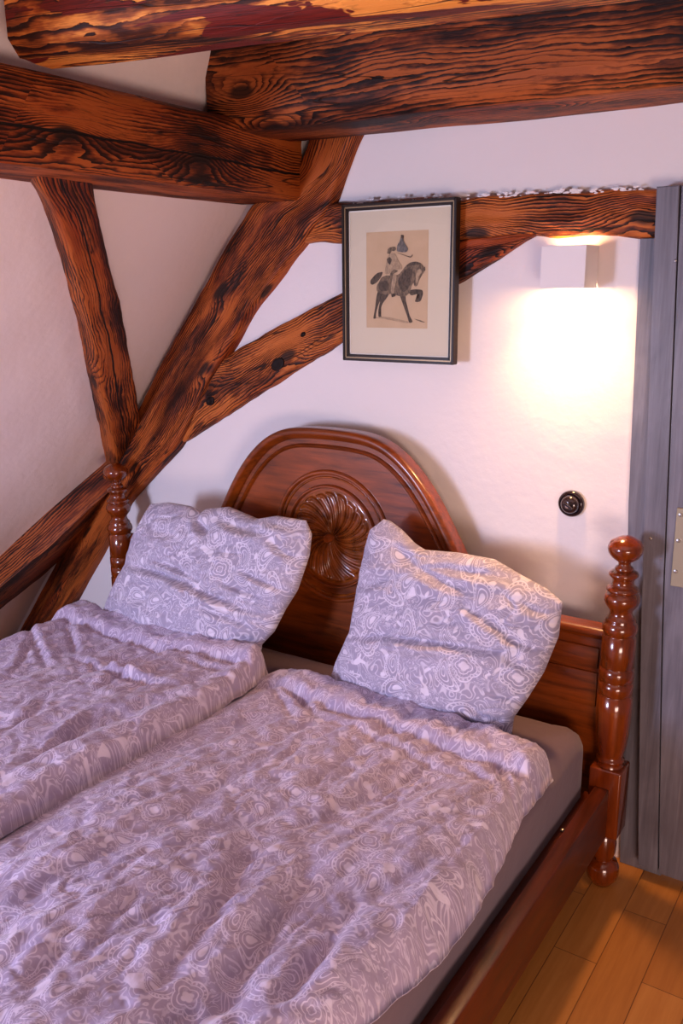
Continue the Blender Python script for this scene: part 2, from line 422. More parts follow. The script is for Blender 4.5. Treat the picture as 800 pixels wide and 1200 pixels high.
def rect_beam(name, A, B, up, wd, ht, mat, ch=.02, n=80, wob=.006, seed=0., bulge=None):
    """beam from A to B; A, B centre points; wd across (side), ht along up"""
    A, B = np.array(A, float), np.array(B, float); d = (B-A)/np.linalg.norm(B-A)
    up = np.array(up, float); up -= d*(up@d); up /= np.linalg.norm(up); sd = np.cross(d, up)
    base = []
    hw, hh = wd/2, ht/2
    corners = [(-hw, -hh), (hw, -hh), (hw, hh), (-hw, hh)]
    for q in range(4):
        a, b = np.array(corners[q]), np.array(corners[(q+1) % 4])
        L_ = np.linalg.norm(b-a); t0 = ch/L_
        for t in np.linspace(t0, 1-t0, 8): base.append(a+(b-a)*t)
    secs = []
    for i in range(n):
        t = i/(n-1); c = A+(B-A)*t
        if bulge is not None: c = c + np.array(bulge)*math.sin(math.pi*t)
        sec = []
        for k, (x, y) in enumerate(base):
            f = 1 + wob/.1*fbm(t*np.linalg.norm(B-A)*2.2, math.cos(k/len(base)*6.283)*1.2+seed, math.sin(k/len(base)*6.283)*1.2, 3)
            sec.append(c + sd*x*f + up*y*f)
        secs.append(sec)
    return section_loft(name, secs, mat)
W = lambda u, v, y=YW: at(u, v, YP, y)

# long diagonal rafter in the back wall
yf = .085
Rr = [W(418, 152, yf), W(412, 165, yf), W(398, 205, yf), W(384, 240, yf), W(352, 287, yf), W(300, 352, yf), W(262, 415, yf), W(247, 440, yf), W(205, 525, yf), W(163, 572, yf), W(147, 590, yf), W(80, 712, yf), W(40, 775, yf)]
Lr = [W(362, 152, yf), W(360, 165, yf), W(345, 205, yf), W(291, 240, yf), W(262, 287, yf), W(226, 352, yf), W(192, 415, yf), W(178, 440, yf), W(150, 500, yf), W(115, 560, yf), W(103, 585, yf), W(26, 731, yf), W(-14, 800, yf)]
o = ribbon('diagonal_beam', Lr, Rr, (0, -1, 0), .06, 0, M_oldA, n=110, wob=.005, seed=1)
tag(o, 'longest diagonal timber, leaning up from behind the left bedpost to the ceiling beams', 'beam')
# lower curved brace
ya = .105
Lb = [W(184, 497, ya), W(215, 455, ya), W(262, 417, ya), W(330, 378, ya), W(400, 342, ya), W(470, 308, ya), W(540, 281, ya), W(600, 272, ya), W(640, 268, ya)]
Rb = [W(196, 530, ya), W(250, 496, ya), W(300, 463, ya), W(350, 432, ya), W(400, 400, ya), W(470, 364, ya), W(538, 331, ya), W(580, 304, ya), W(612, 283, ya)]
o = ribbon('brace_beam', Lb, Rb, (0, -1, 0), .05, 0, M_oldD, n=90, wob=.004, seed=2)
tag(o, 'slanting brace timber with round dark knots, passing behind the framed picture', 'beam')
M_knot = timber('knot_wood', (.010, .003, .001), (.030, .008, .002), (.07, .02, .004), rings=260, seed=9., knots=0, spec=.2)
for (u, v, r_) in ((325, 427, .021), (246, 470, .015), (355, 392, .008)):
    p = at(u, v, YP, .103); bm = bmesh.new()
    lathe(bm, [(0, -.004), (r_, -.004), (r_*.95, .001), (r_*.6, .003), (r_*.35, .0015), (0, .002)], p, 'y', 26)
    for v_ in bm.verts: dx = v_.co.x-p[0]; v_.co.x = p[0]+dx*1.25; v_.co.z += dx*.35
    bm_obj('knot', bm, M_knot, o)
# horizontal tie in the back wall
Lt = [W(340, 240, .10), W(385, 238, .10), W(470, 232, .10), W(540, 231, .10), W(600, 228, .10), W(650, 224, .10), W(700, 223, .10), W(772, 219, .10), W(880, 212, .10)]
Rt = [W(320, 290, .10), W(356, 285, .10), W(470, 282, .10), W(540, 280, .10), W(600, 277, .10), W(650, 277, .10), W(700, 277, .10), W(772, 279, .10), W(880, 279, .10)]
o = ribbon('tie_beam', Lt, Rt, (0, -1, 0), .05, 0, M_oldD, n=80, wob=.005, seed=3)
tag(o, 'horizontal timber set in the white wall just above the lamp', 'beam')
# plaster ridge left rough above the tie beam
bm = bmesh.new()
random.seed(4)
for i in range(150):
    t = random.random(); u = 388+(750-388)*t**.6 + random.uniform(-3, 3)
    p = W(u, np.interp(u, [385, 470, 540, 600, 650, 700, 772], [238, 232, 231, 228, 224, 223, 219]) + random.uniform(-2.5, 3), .102)
    r_ = random.uniform(.0012, .0036)
    q = bmesh.ops.create_icosphere(bm, subdivisions=1, radius=1)
    for v_ in q['verts']: v_.co = Vector((p[0]+v_.co.x*r_*2.4, p[1]+v_.co.y*r_*.7+.002, p[2]+v_.co.z*r_))
o = bm_obj('plaster_crumbs', bm, M_wall); tag(o, 'rough crumbs of white plaster along the top edge of the horizontal timber', 'plaster', kind='stuff')

# purlin coming towards the camera under the beams
o = rect_beam('purlin_beam', (-.275, .10, 1.953), (-.285, -2.9, 1.965), (0, 0, 1), .29, .19, M_oldP, ch=.012, n=110, wob=.0035, seed=5)
tag(o, 'thick reddish beam with a long crack, ending square against the diagonal timber', 'beam')
# ceiling beams
o = rect_beam('ceiling_beam', (-.225, -.07, 2.150), (1.9, .145, 2.15), (0, 0, 1), .30, .27, M_oldB, ch=.035, n=110, wob=.003, seed=7.)
tag(o, 'dark ceiling beam nearest the back wall, its underside touching the white plaster', 'beam', 'ceiling beams')
p0 = at(72, 85, ZP, 2.06); p1 = at(800, 1, ZP, 2.06)
dirv = (p1-p0)/np.linalg.norm((p1-p0)[:2]); perp = np.array([dirv[1], -dirv[0], 0])   # towards the camera
hw = .08
c0 = p0 + perp*hw; c1 = p1 + dirv*.9 + perp*hw
c0[2] = c1[2] = 2.06+.13
o = rect_beam('ceiling_beam', c0, c1, (0, 0, 1), .16, .26, M_oldC, ch=.03, n=120, wob=.0025, seed=11.)
tag(o, 'orange ceiling beam with swirling grain and knots across the top of the picture', 'beam', 'ceiling beams')
# strut on the slope
h = .075
Ls = [slope(36, 190, h), slope(50, 225, h), slope(65, 250, h), slope(82, 300, h), slope(96, 350, h), slope(110, 410, h), slope(120, 465, h), slope(134, 535, h), slope(138, 560, h)]
Rs = [slope(105, 190, h), slope(113, 225, h), slope(118, 250, h), slope(128, 300, h), slope(142, 350, h), slope(153, 410, h), slope(163, 465, h), slope(168, 505, h), slope(152, 560, h)]
o = ribbon('strut_beam', Ls, Rs, SN, h+.03, 0, M_oldE, n=80, wob=.004, seed=9)
tag(o, 'short crooked strut between the cracked thick beam and the left bedpost corner', 'beam')
# lower beam on the slope
def S2(u, v, h_): return slope(u, v, h_)
T = smooth_line([S2(-60, 700, .0), S2(0, 652, .0), S2(60, 596, .0), S2(124, 541, .0), S2(140, 528, .02)], 60)
A_ = smooth_line([S2(-60, 742, .10), S2(0, 685, .10), S2(60, 637, .10), S2(122, 577, .10), S2(140, 560, .1)], 60)
B_ = smooth_line([S2(-60, 765, .05), S2(0, 714, .05), S2(55, 671, .05), S2(122, 604, .07), S2(138, 590, .08)], 60)
def run_out(P): # carry the timber on down to the floor
    d = P[0]-P[8]; d = d/np.linalg.norm(d); k = max(0, (P[0][2]-.03)/-d[2]); return smooth_line(np.vstack([[P[0]+d*k], P]), 60, 0)
T, A_, B_ = run_out(T), run_out(A_), run_out(B_)
secs = []
for i in range(60):
    sec = []
    for t in np.linspace(0, 1, 10): sec.append(T[i]*(1-t)+A_[i]*t + SN*(.045*math.sin(math.pi*min(1, t*1.0))*1.0 + .003*fbm(i*.2, t*4)))
    for t in np.linspace(.1, 1, 9): sec.append(A_[i]*(1-t)+B_[i]*t + SN*.003*fbm(i*.2, 4+t*4))
    sec.append(B_[i] - SN*.08); sec.append(T[i] - SN*.05)
    secs.append(sec)
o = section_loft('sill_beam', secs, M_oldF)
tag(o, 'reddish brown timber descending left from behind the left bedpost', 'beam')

# ------------------------------------------------------------------ door at the right
s = NT('grey_washed_wood')
oc = s.n('ShaderNodeTexCoord').outputs['Object']
g1 = s.noise(s.vmath('MULTIPLY', oc, (60, 60, 2.5)), 1., 5, .65, .6); g2 = s.noise(s.vmath('MULTIPLY', oc, (6, 6, 2.2)), 1., 4, .6, .4)
v = s.math('ADD', s.math('MULTIPLY', g1, .5), s.math('MULTIPLY', g2, .6))
c = s.ramp(v, [(.34, (.075, .070, .085)), (.52, (.15, .145, .175)), (.72, (.25, .245, .285))])
M_door = s.fin(c, .42, s.bump(g1, .15, .003))
door = empty('door_1', (1.2, YW, 0)); door['kind'] = 'structure'
def zx(P, z): zs, xs = zip(*P); return float(np.interp(z, zs, xs))
FE = [(0, .935), (.75, .905), (1.0, .888), (1.715, .868), (1.9, .866)]
LE = [(0, .998), (.81, .949), (1.83, .908)]
bm = bmesh.new()
prism(bm, [(zx(FE, z), z) for z in np.linspace(0, 1.715, 14)] + [(1.05, 1.715), (1.05, 0)], .112, .16, .002)
bm_obj('door_jamb', bm, M_door, door, False)
bm = bmesh.new()
LB = [(z, x+.052) for z, x in LE]
prism(bm, [(zx(LE, z), z) for z in np.linspace(.038, 1.828, 14)] + [(zx(LB, z), z) for z in np.linspace(1.828, .038, 14)], .072, .112, .003)
bm_obj('door_board', bm, M_door, door, False)
bm = bmesh.new()
x2 = 1.30
prism(bm, [(zx(LB, z)+.003, z) for z in np.linspace(.03, 1.828, 14)] + [(x2, 1.828), (x2, .03)], .076, .112, .004)
bm_obj('door_board', bm, M_door, door, False)
bm = bmesh.new(); prism(bm, [(x2+.003, .03), (x2+.003, 1.828), (1.9, 1.828), (1.9, .03)], .076, .112, .004)
bm_obj('door_board', bm, M_door, door, False)
M_brass = plain('dull_brass', (.34, .29, .20), .5, Metallic=.35)
M_steel = plain('screw_steel', (.35, .33, .32), .35, Metallic=.9)
M_black = plain('black_bakelite', (.018, .010, .012), .14, **{'Coat Weight': .6})
bm = bmesh.new(); box(bm, (1.017, .069, .865), (1.105, .0775, 1.068), .0015); lk = bm_obj('lock_plate', bm, M_brass, door, False)
lk['label'] = 'tarnished brass lock plate'
for z in (1.052, .985, .905):
    bm = bmesh.new(); lathe(bm, [(0, 0), (.005, 0), (.0045, .0025), (0, .0035)], (1.027, .069, z), 'y', 14); bm_obj('screw', bm, M_steel, lk)
bm = bmesh.new(); lathe(bm, [(0, 0), (.011, 0), (.011, .03), (.009, .034), (0, .034)], (1.066, .069, .99), 'y', 20)
bm_obj('lever_spindle', bm, M_brass, lk)
for (x, z) in ((.929, .98), (.935, 1.66)):
    bm = bmesh.new(); lathe(bm, [(0, 0), (.004, 0), (.003, .002), (0, .003)], (x+.03, .072, z), 'y', 12); bm_obj('nail_head', bm, M_steel, door)

# ------------------------------------------------------------------ bed
bed = empty('double_bed', (0, 0, 0)); tag(bed, 'carved dark walnut double bed with turned posts and arched headboard', 'bed')
# post profile: (half width m, z)
k_ = .00088
PR = [(0, .999), (12, .998), (25, .993), (42, .984), (49, .972), (50, .966), (47, .955), (38, .943), (24, .934), (18, .930), (17, .923), (24, .918), (27, .913), (25, .910), (30, .908), (38, .905), (42, .900), (41, .895), (34, .889), (30, .882), (31, .872), (38, .866), (46, .860), (46, .856), (40, .851), (44, .847), (50, .839), (51, .830), (47, .820), (40, .811), (33, .803), (32, .796), (35, .788), (41, .782), (44, .778), (42, .774), (47, .769), (51, .760), (51, .750), (47, .742), (43, .738), (43, .735), (48, .731), (48.5, .69), (48.5, .652), (46, .650), (46, .647), (50, .645), (50.5, .63), (50, .613), (46, .611), (46, .608), (50, .606), (50.5, .592), (50, .575), (46.5, .573), (46.5, .570), (51, .567), (51, .52), (48, .46), (43, .42), (37, .398), (35, .390), (41, .386), (42, .381), (38, .377), (38, .371), (40, .366)]
FT = [(26, .166), (25, .158), (30, .150), (34, .130), (32, .10), (27, .084), (26, .078), (38, .072), (45, .055), (46, .040), (42, .022), (32, .008), (26, 0.0)]
def post(x):
    bm = bmesh.new(); lathe(bm, [(a*k_, z) for a, z in PR][::-1], (x, 0, 0), 'z', 48)
    p = bm_obj('bedpost', bm, M_bedv, bed, True, 70)
    bm = bmesh.new(); box(bm, (x-.043, -.043, .166), (x+.043, .043, .366), .007, 3); bm_obj('post_block', bm, M_bedv, p, True)
    bm = bmesh.new(); lathe(bm, [(a*.00098, z) for a, z in FT][::-1], (x, 0, 0), 'z', 40); bm_obj('turned_foot', bm, M_bedv, p, True, 70)
    return p
post(.918); post(-.918)
# headboard panel
HALF = [(0, 1.187), (.05, 1.1865), (.10, 1.184), (.145, 1.179), (.19, 1.166), (.235, 1.142), (.27, 1.115), (.31, 1.076), (.35, 1.026), (.385, .972), (.42, .912), (.455, .850), (.49, .79), (.515, .757), (.545, .737), (.59, .728), (.65, .727), (.76, .727), (.885, .727)]
hs = smooth_line(HALF, 90, 6)
top = [(-x, z) for x, z in hs[::-1]][:-1] + [(x, z) for x, z in hs]
bm = bmesh.new(); prism(bm, [(x, z-.004) for x, z in top] + [(.885, .17), (-.885, .17)], .035, .062)
bm_obj('headboard_panel', bm, M_bed, bed, True, 30)
def offset(P, d):
    P = np.array(P); t = np.gradient(P, axis=0); t /= np.linalg.norm(t, axis=1)[:, None]; n = np.stack([t[:, 1], -t[:, 0]], 1)
    return P + n*d
tp = np.array(top)
def sweep(name, line, prof, mat):
    """prof: list of (offset inward, y)"""
    rows = [offset(line, a) for a, _ in prof]; V, Fc = [], []
    n = len(line); m = len(prof)
    for i in range(n):
        for j, (a, y) in enumerate(prof): V.append((rows[j][i][0], y, rows[j][i][1]))
    for i in range(n-1):
        for j in range(m):
            b = (j+1) % m; Fc.append((i*m+j, (i+1)*m+j, (i+1)*m+b, i*m+b))
    Fc.append(tuple(range(m))); Fc.append(tuple((n-1)*m+j for j in range(m))[::-1])
    me = mesh(name, V, Fc); bmx = bmesh.new(); bmx.from_mesh(me)
    return bm_obj(name, bmx, mat, bed, True, 50)
sweep('cornice_moulding', tp, [(-.004, .068), (-.006, .03), (-.004, .016), (.002, .010), (.010, .008), (.017, .012), (.020, .020), (.026, .024), (.030, .030), (.030, .045), (.0, .068)], M_bed)
arch = tp[(np.abs(tp[:, 0]) < .50)]
sweep('arch_bead', smooth_line(offset(arch, .052), 120, 4), [(-.007, .037), (-.005, .027), (0, .0235), (.005, .027), (.007, .037)], M_bed)
for sx in (-1, 1):
    bm = bmesh.new(); box(bm, (min(sx*.60, sx*.86), .027, .61), (max(sx*.60, sx*.86), .037, .672), .004); bm_obj('rail_panel', bm, M_bed, bed)
    bm = bmesh.new(); box(bm, (min(sx*.60, sx*.86), .029, .50), (max(sx*.60, sx*.86), .037, .600), .004); bm_obj('rail_panel', bm, M_bed, bed)
RC = (.003, .850)
def ring(name, r, rw, rd, y, mat, a0=0, a1=2*math.pi):
    bm = bmesh.new(); pts = [(RC[0]+r*math.cos(a), y, RC[1]+r*math.sin(a)) for a in np.linspace(a0, a1, 96, endpoint=False)]
    tube(bm, pts, rw, rd, 10, closed=True); return bm_obj(name, bm, mat, bed)
ring('rosette_ring', .206, .0085, .010, .036, M_bed)
ring('rosette_ring', .190, .004, .006, .036, M_carve)
ring('rosette_ring', .162, .006, .012, .035, M_bed)
# carved rosette: spiralling gadroons on a shallow dome
V, Fc = [], []
NR, NA, NP, Rm = 84, 1008, 21, .152
for i in range(NR+1):
    t = i/NR; r = Rm*t
    for j in range(NA):
        a = 2*math.pi*j/NA
        ph = (NP*(a - .62*t**1.35)/(2*math.pi)) % 1.0
        c_ = abs(2*ph-1); k = int(NP*(a - .62*t**1.35)/(2*math.pi)) % 3
        tip = max(0, min(1.6, 1-(Rm*(.965-.03*(k == 1))-r)/.024))
        q = (c_**4 + tip**4)**.25
        hh = math.exp(-((q-.66)/.20)**2)*1.0 + (.30 if q < .66 else .30*max(0, 1-(q-.66)/.25))
        if q > 1: hh *= math.exp(-((q-1)/.1))
        am = min(1, t*2.6)
        y = .036 - (.001 + .0085*am*hh*(1.0-.15*t) + .004*(1-t))
        if i == NR: y = .038
        V.append((RC[0]+r*math.cos(a), y, RC[1]+r*math.sin(a)))
for i in range(NR):
    for j in range(NA): Fc.append((i*NA+j, i*NA+(j+1) % NA, (i+1)*NA+(j+1) % NA, (i+1)*NA+j))
Fc.append(tuple(range(NA)))
ro = link('carved_rosette', mesh('carved_rosette', V, Fc), M_carve, bed)
ro['label'] = 'round carved rosette of spiralling petals'
bm = bmesh.new(); lathe(bm, [(0, .016), (.010, .016), (.013, .011), (.0145, .0), (.0145, -.01)][::-1], (RC[0], .018, RC[1]), 'y', 28); bm_obj('rosette_button', bm, M_bed, ro)
# side rails
for sx in (1, -1):
    bm = bmesh.new(); box(bm, (min(sx*.893, sx*.932), -2.0, .165), (max(sx*.893, sx*.932), -.04, .312), .004)
    bm_obj('side_rail', bm, M_rail, bed)
    bm = bmesh.new(); box(bm, (min(sx*.864, sx*.893), -2.0, .225), (max(sx*.864, sx*.893), -.03, .282), .003)
    bm_obj('rail_ledge', bm, M_rail, bed)
bm = bmesh.new()
for k in range(14): box(bm, (-.86, -.14-k*.142, .19), (.86, -.07-k*.142, .21), .003)
o = bm_obj('bed_slats', bm, M_rail, bed)
bm = bmesh.new(); lathe(bm, [(0, 0), (.006, 0), (.005, .004), (0, .006)], (.878, -.24, .284), 'z', 14); bm_obj('rail_bolt', bm, M_steel, bed)

# mattress
V, Fc = [], []
def mat_surf():
    nx, ny = 110, 130; x0, x1, y0, y1 = -.862, .862, -1.99, -.012; zb, zt = .212, .462; R = .055
    bm = bmesh.new(); box(bm, (x0, y0, zb), (x1, y1, zt), R, 6)
    bmesh.ops.subdivide_edges(bm, edges=[e for e in bm.edges if e.calc_length() > .3], cuts=60, use_grid_fill=True)
    for v in bm.verts:
        p = v.co
        if p.z > .40: p.z += .004*fbm(p.x*3, p.y*3, 0)
        if p.x > .8: p.x += .004*fbm(p.y*4, p.z*6, 2)
        # pulled corner folds of the fitted sheet
        d = math.hypot(p.x-.86, p.y+.01)
        if d < .22: p.z += .006*math.sin((math.atan2(p.y+.01, p.x-.86))*14)*(1-d/.22)*(p.z > .35)
    return bm
mt = bm_obj('mattress', mat_surf(), M_sheet, None, True, 60)
tag(mt, 'thick mattress in a plain grey brown fitted sheet on the walnut bed', 'mattress')

# ------------------------------------------------------------------ bedding helpers
def seg_dist(X, Y, P):
    """distance, signed side and fraction along polyline P for arrays X, Y"""
    best = np.full(X.shape, 1e9); side = np.zeros(X.shape); frac = np.zeros(X.shape)
    P = np.asarray(P, float); L = np.r_[0, np.cumsum(np.linalg.norm(np.diff(P, axis=0), axis=1))]
    for i in range(len(P)-1):
        a, b = P[i], P[i+1]; d = b-a; l2 = d@d
        t = np.clip(((X-a[0])*d[0]+(Y-a[1])*d[1])/l2, 0, 1)
        dx = X-(a[0]+t*d[0]); dy = Y-(a[1]+t*d[1]); D = np.hypot(dx, dy)
        m = D < best; best = np.where(m, D, best)
        side = np.where(m, np.sign(d[0]*dy-d[1]*dx), side); frac = np.where(m, (L[i]+t*math.sqrt(l2))/L[-1], frac)
    return best, side, frac
def crease(X, Y, P, w, d, ridge=.7):
    """a valley with a soft ridge on its left side, tapering at both ends"""
    P = smooth_line(P, max(6, len(P)*4), 2)
    D, sd, fr = seg_dist(X, Y, P)
    x = D*np.where(sd == 0, 1, sd)
    tp_ = np.clip(np.sin(np.pi*np.clip(fr, 0, 1)), 0, 1)**.6
    return d*tp_*(-np.exp(-(x/w)**2) + ridge*np.exp(-((x-2.0*w)/(1.5*w))**2))
def ngrid(X, Y, sx, sy, seed, o=3, ang=0.):
    c, s_ = math.cos(ang), math.sin(ang); out = np.empty(X.shape)
    it = np.nditer([X, Y, out], op_flags=[['readonly'], ['readonly'], ['writeonly']])
    for x, y, z in it:
        x_, y_ = float(x), float(y); z[...] = fbm((x_*c-y_*s_)*sx, (x_*s_+y_*c)*sy, seed, o)
    return out

# ------------------------------------------------------------------ duvets
def duvet(name, label, xl, xr, yh, strokes, seed, nx=230, ny=300, edge=.035, thick=.055, y1=-1.97, band=None, ledge=.05):
    a = np.linspace(0, 1, nx); b = np.linspace(0, 1, ny)**.85
    A, B = np.meshgrid(a, b)
    yt = yh(a)                                   # head edge per column
    Y = yt[None, :]*(1-B) + y1*B
    xL = xl(Y[:, 0]); xR = xr(Y[:, -1])
    X = xL[:, None]*(1-A) + xR[:, None]*A
    # distance to edges
    dl = X-xL[:, None]; dr = xR[:, None]-X; dh = yt[None, :]-Y; df = Y-y1
    def rnd(d, R): t = np.clip(d/R, 0, 1); return np.sqrt(np.clip(1-(1-t)**2, 0, 1))
    env = rnd(dl, ledge)*rnd(dr, .04)*rnd(dh, .035)*rnd(df, .05)
    zb = np.full(X.shape, .4665) + (np.clip((X+.12)/.06, 0, 1)*.022 if ledge < .1 else 0)
    drop = np.clip(X-.842, 0, 1); zb -= drop*1.15
    dropl = np.clip(-.86-X, 0, 1); zb -= dropl**1.25*1.6
    T = thick - .008
    H = np.zeros(X.shape)
    if band is not None:
        bb = band(X)                              # width of the turned band per column
        H += .030*1/(1+np.exp(-(bb-dh)/.007)) - .014*np.exp(-((dh-bb-.010)/.010)**2)
    H += .020*ngrid(X, Y, 2.2, 1.3, seed, 2)
    st = ngrid(X, Y, 8., 1.7, seed+5, 3, .22)
    H += .025*st*np.clip((dh-.05)/.15, 0, 1)
    st = ngrid(X, Y, 22., 5.0, seed+9, 3, .30)
    H += .009*st
    def valley(n_, k): return np.clip(1-np.abs(n_)*k, 0, 1)**2
    H -= .009*valley(ngrid(X, Y, 9., 2.4, seed+30, 3, .30), 6.)*np.clip(.5+ngrid(X, Y, 4, 3, seed+33, 1)*1.6, 0, 1)
    H -= .005*valley(ngrid(X, Y, 16., 7., seed+36, 2, .6), 5.)*np.clip(.4+ngrid(X, Y, 5, 4, seed+39, 1)*1.8, 0, 1)
    H += .0045*ngrid(X, Y, 30., 26., seed+14, 2)
    if band is not None:
        H += .007*ngrid(X, Y, 16., 7., seed+2, 2, -.8)*np.exp(-(dh/.14)**2)
    for P, w_, d_ in strokes: H += crease(X, Y, P, w_, d_)
    H -= .0  # (nothing painted: pure relief)
    Zt = zb + (T + H)*env + .012*env*0
    Zb = zb - .004*env + .002
    # puckered side edges
    puck = .005*ngrid(X, Y, 3., 26., seed+21, 2)
    X2 = X + puck*np.exp(-(dr/.06)**2)
    V = np.concatenate([np.stack([X2, Y, Zt], -1).reshape(-1, 3), np.stack([X2, Y, Zb], -1).reshape(-1, 3)])
    UV = np.concatenate([np.stack([X, Y], -1).reshape(-1, 2)]*2)
    Fc = []; N = nx*ny
    for j in range(ny-1):
        for i in range(nx-1):
            p = j*nx+i; Fc.append((p, p+nx, p+nx+1, p+1))
            if (i+j) >= 0: Fc.append((N+p, N+p+1, N+p+nx+1, N+p+nx))
    for i in range(nx-1):
        Fc.append((i, i+1, N+i+1, N+i)); q = (ny-1)*nx+i; Fc.append((q+1, q, N+q, N+q+1))
    for j in range(ny-1):
        q = j*nx; Fc.append((q+nx, q, N+q, N+q+nx)); q = j*nx+nx-1; Fc.append((q, q+nx, N+q+nx, N+q))
    o = link(name, mesh(name, V, Fc, UV), M_paisL)
    tag(o, label, 'duvet', 'paisley duvets on the bed'); return o
def T2(px, z=.525): return [at(u, v, ZP, z)[:2] for u, v in px]
def c8(px): return T2([(x/2, 700+y/2) for x, y in px])
def c5(px): return T2([(300+x/2, 760+y/2) for x, y in px])
stR = [(c8([(360, 920), (440, 800), (520, 700), (580, 570)]), .020, .020), (c8([(500, 960), (600, 800), (660, 700), (750, 600)]), .022, .022),
       (c8([(640, 960), (700, 860), (780, 760)]), .020, .018), (c8([(190, 860), (260, 760), (320, 680)]), .015, .010), (c8([(40, 700), (150, 640), (260, 590)]), .014, .009),
       (c8([(60, 920), (130, 830), (190, 760)]), .016, .010), (c8([(250, 660), (330, 600), (360, 570)]), .012, .008), (c8([(600, 420), (680, 360), (720, 310)]), .012, .007),
       (c5([(540, 450), (570, 520), (560, 580)]), .012, .012), (c5([(460, 480), (430, 560), (380, 640)]), .014, .012), (c5([(590, 370), (640, 400), (660, 440)]), .012, .012),
       (c5([(590, 250), (620, 300), (660, 340)]), .012, .016), (c5([(560, 250), (600, 330), (640, 370)]), .010, .010), (c5([(480, 250), (540, 300), (560, 330)]), .012, .012),
       (c5([(120, 130), (250, 190), (380, 240), (500, 290)]), .012, .008), (c5([(80, 80), (110, 110), (130, 140)]), .010, .014), (c5([(20, 60), (60, 100), (90, 150)]), .010, .010),
       (c5([(350, 600), (300, 700), (200, 800)]), .016, .012), (c5([(250, 560), (180, 650), (60, 800)]), .016, .012), (c5([(420, 330), (330, 330), (260, 350)]), .012, .006), (c5([(500, 520), (470, 600), (400, 690)]), .012, .010)]
stL = [(c8([(120, 370), (170, 335), (220, 290)]), .014, .012), (c8([(60, 50), (80, 100), (110, 160)]), .012, .014), (c8([(20, 180), (60, 130), (70, 90)]), .012, .010),
       (c8([(150, 40), (165, 90), (180, 130)]), .012, .012), (c8([(-20, 360), (60, 300), (110, 240)]), .015, .012), (c8([(-10, 450), (90, 400), (180, 330), (240, 290)]), .015, .011),
       (c8([(60, 480), (160, 430), (300, 370), (380, 330)]), .014, .012), (c8([(100, 500), (220, 455), (330, 400), (420, 350), (520, 290)]), .013, .014),
       (c8([(330, 330), (400, 290), (450, 270)]), .010, .009), (c8([(240, 180), (330, 215), (420, 215)]), .012, .014), (c8([(160, 130), (260, 190), (330, 215)]), .012, .010),
       (c8([(480, 200), (560, 210), (600, 230)]), .010, .010), (c8([(200, 240), (280, 200), (300, 150)]), .014, .008), (c8([(430, 160), (480, 175), (540, 180)]), .010, .010)]
xr = lambda y: .878 + .016*np.sin(y*7+1.2) - .004*np.clip((y+.36)/.12, 0, 1)
yhR = lambda a: np.interp(a, [0, .1, .22, .4, .6, .8, .93, 1], [-.235, -.215, -.235, -.238, -.240, -.250, -.268, -.285])
duvet('duvet', 'paisley duvet on the side nearer the door, folded edge by the right pillow', lambda y: -.05+0*y, xr, yhR, stR, 3.3, band=lambda X: np.interp(X, [0, .3, .6, .8, .9], [.10, .13, .14, .13, .10]), ledge=.24)
xrL = lambda y: np.interp(-y, [.2, .35, .5, .8, 1.1, 1.4, 2], [-.045, -.015, -.005, .0, -.005, -.02, -.03])
yhL = lambda a: np.interp(a, [0, .1, .25, .5, .75, .92, 1], [-.34, -.27, -.215, -.225, -.235, -.235, -.255])
duvet('duvet', 'paisley duvet on the side under the sloping wall, overlapping its neighbour', lambda y: -1.12+.02*np.sin(y*8), xrL, yhL, stL, 8.1, thick=.075, band=lambda X: np.interp(X, [-1.1, -.8, -.4, 0], [.06, .12, .13, .08]))

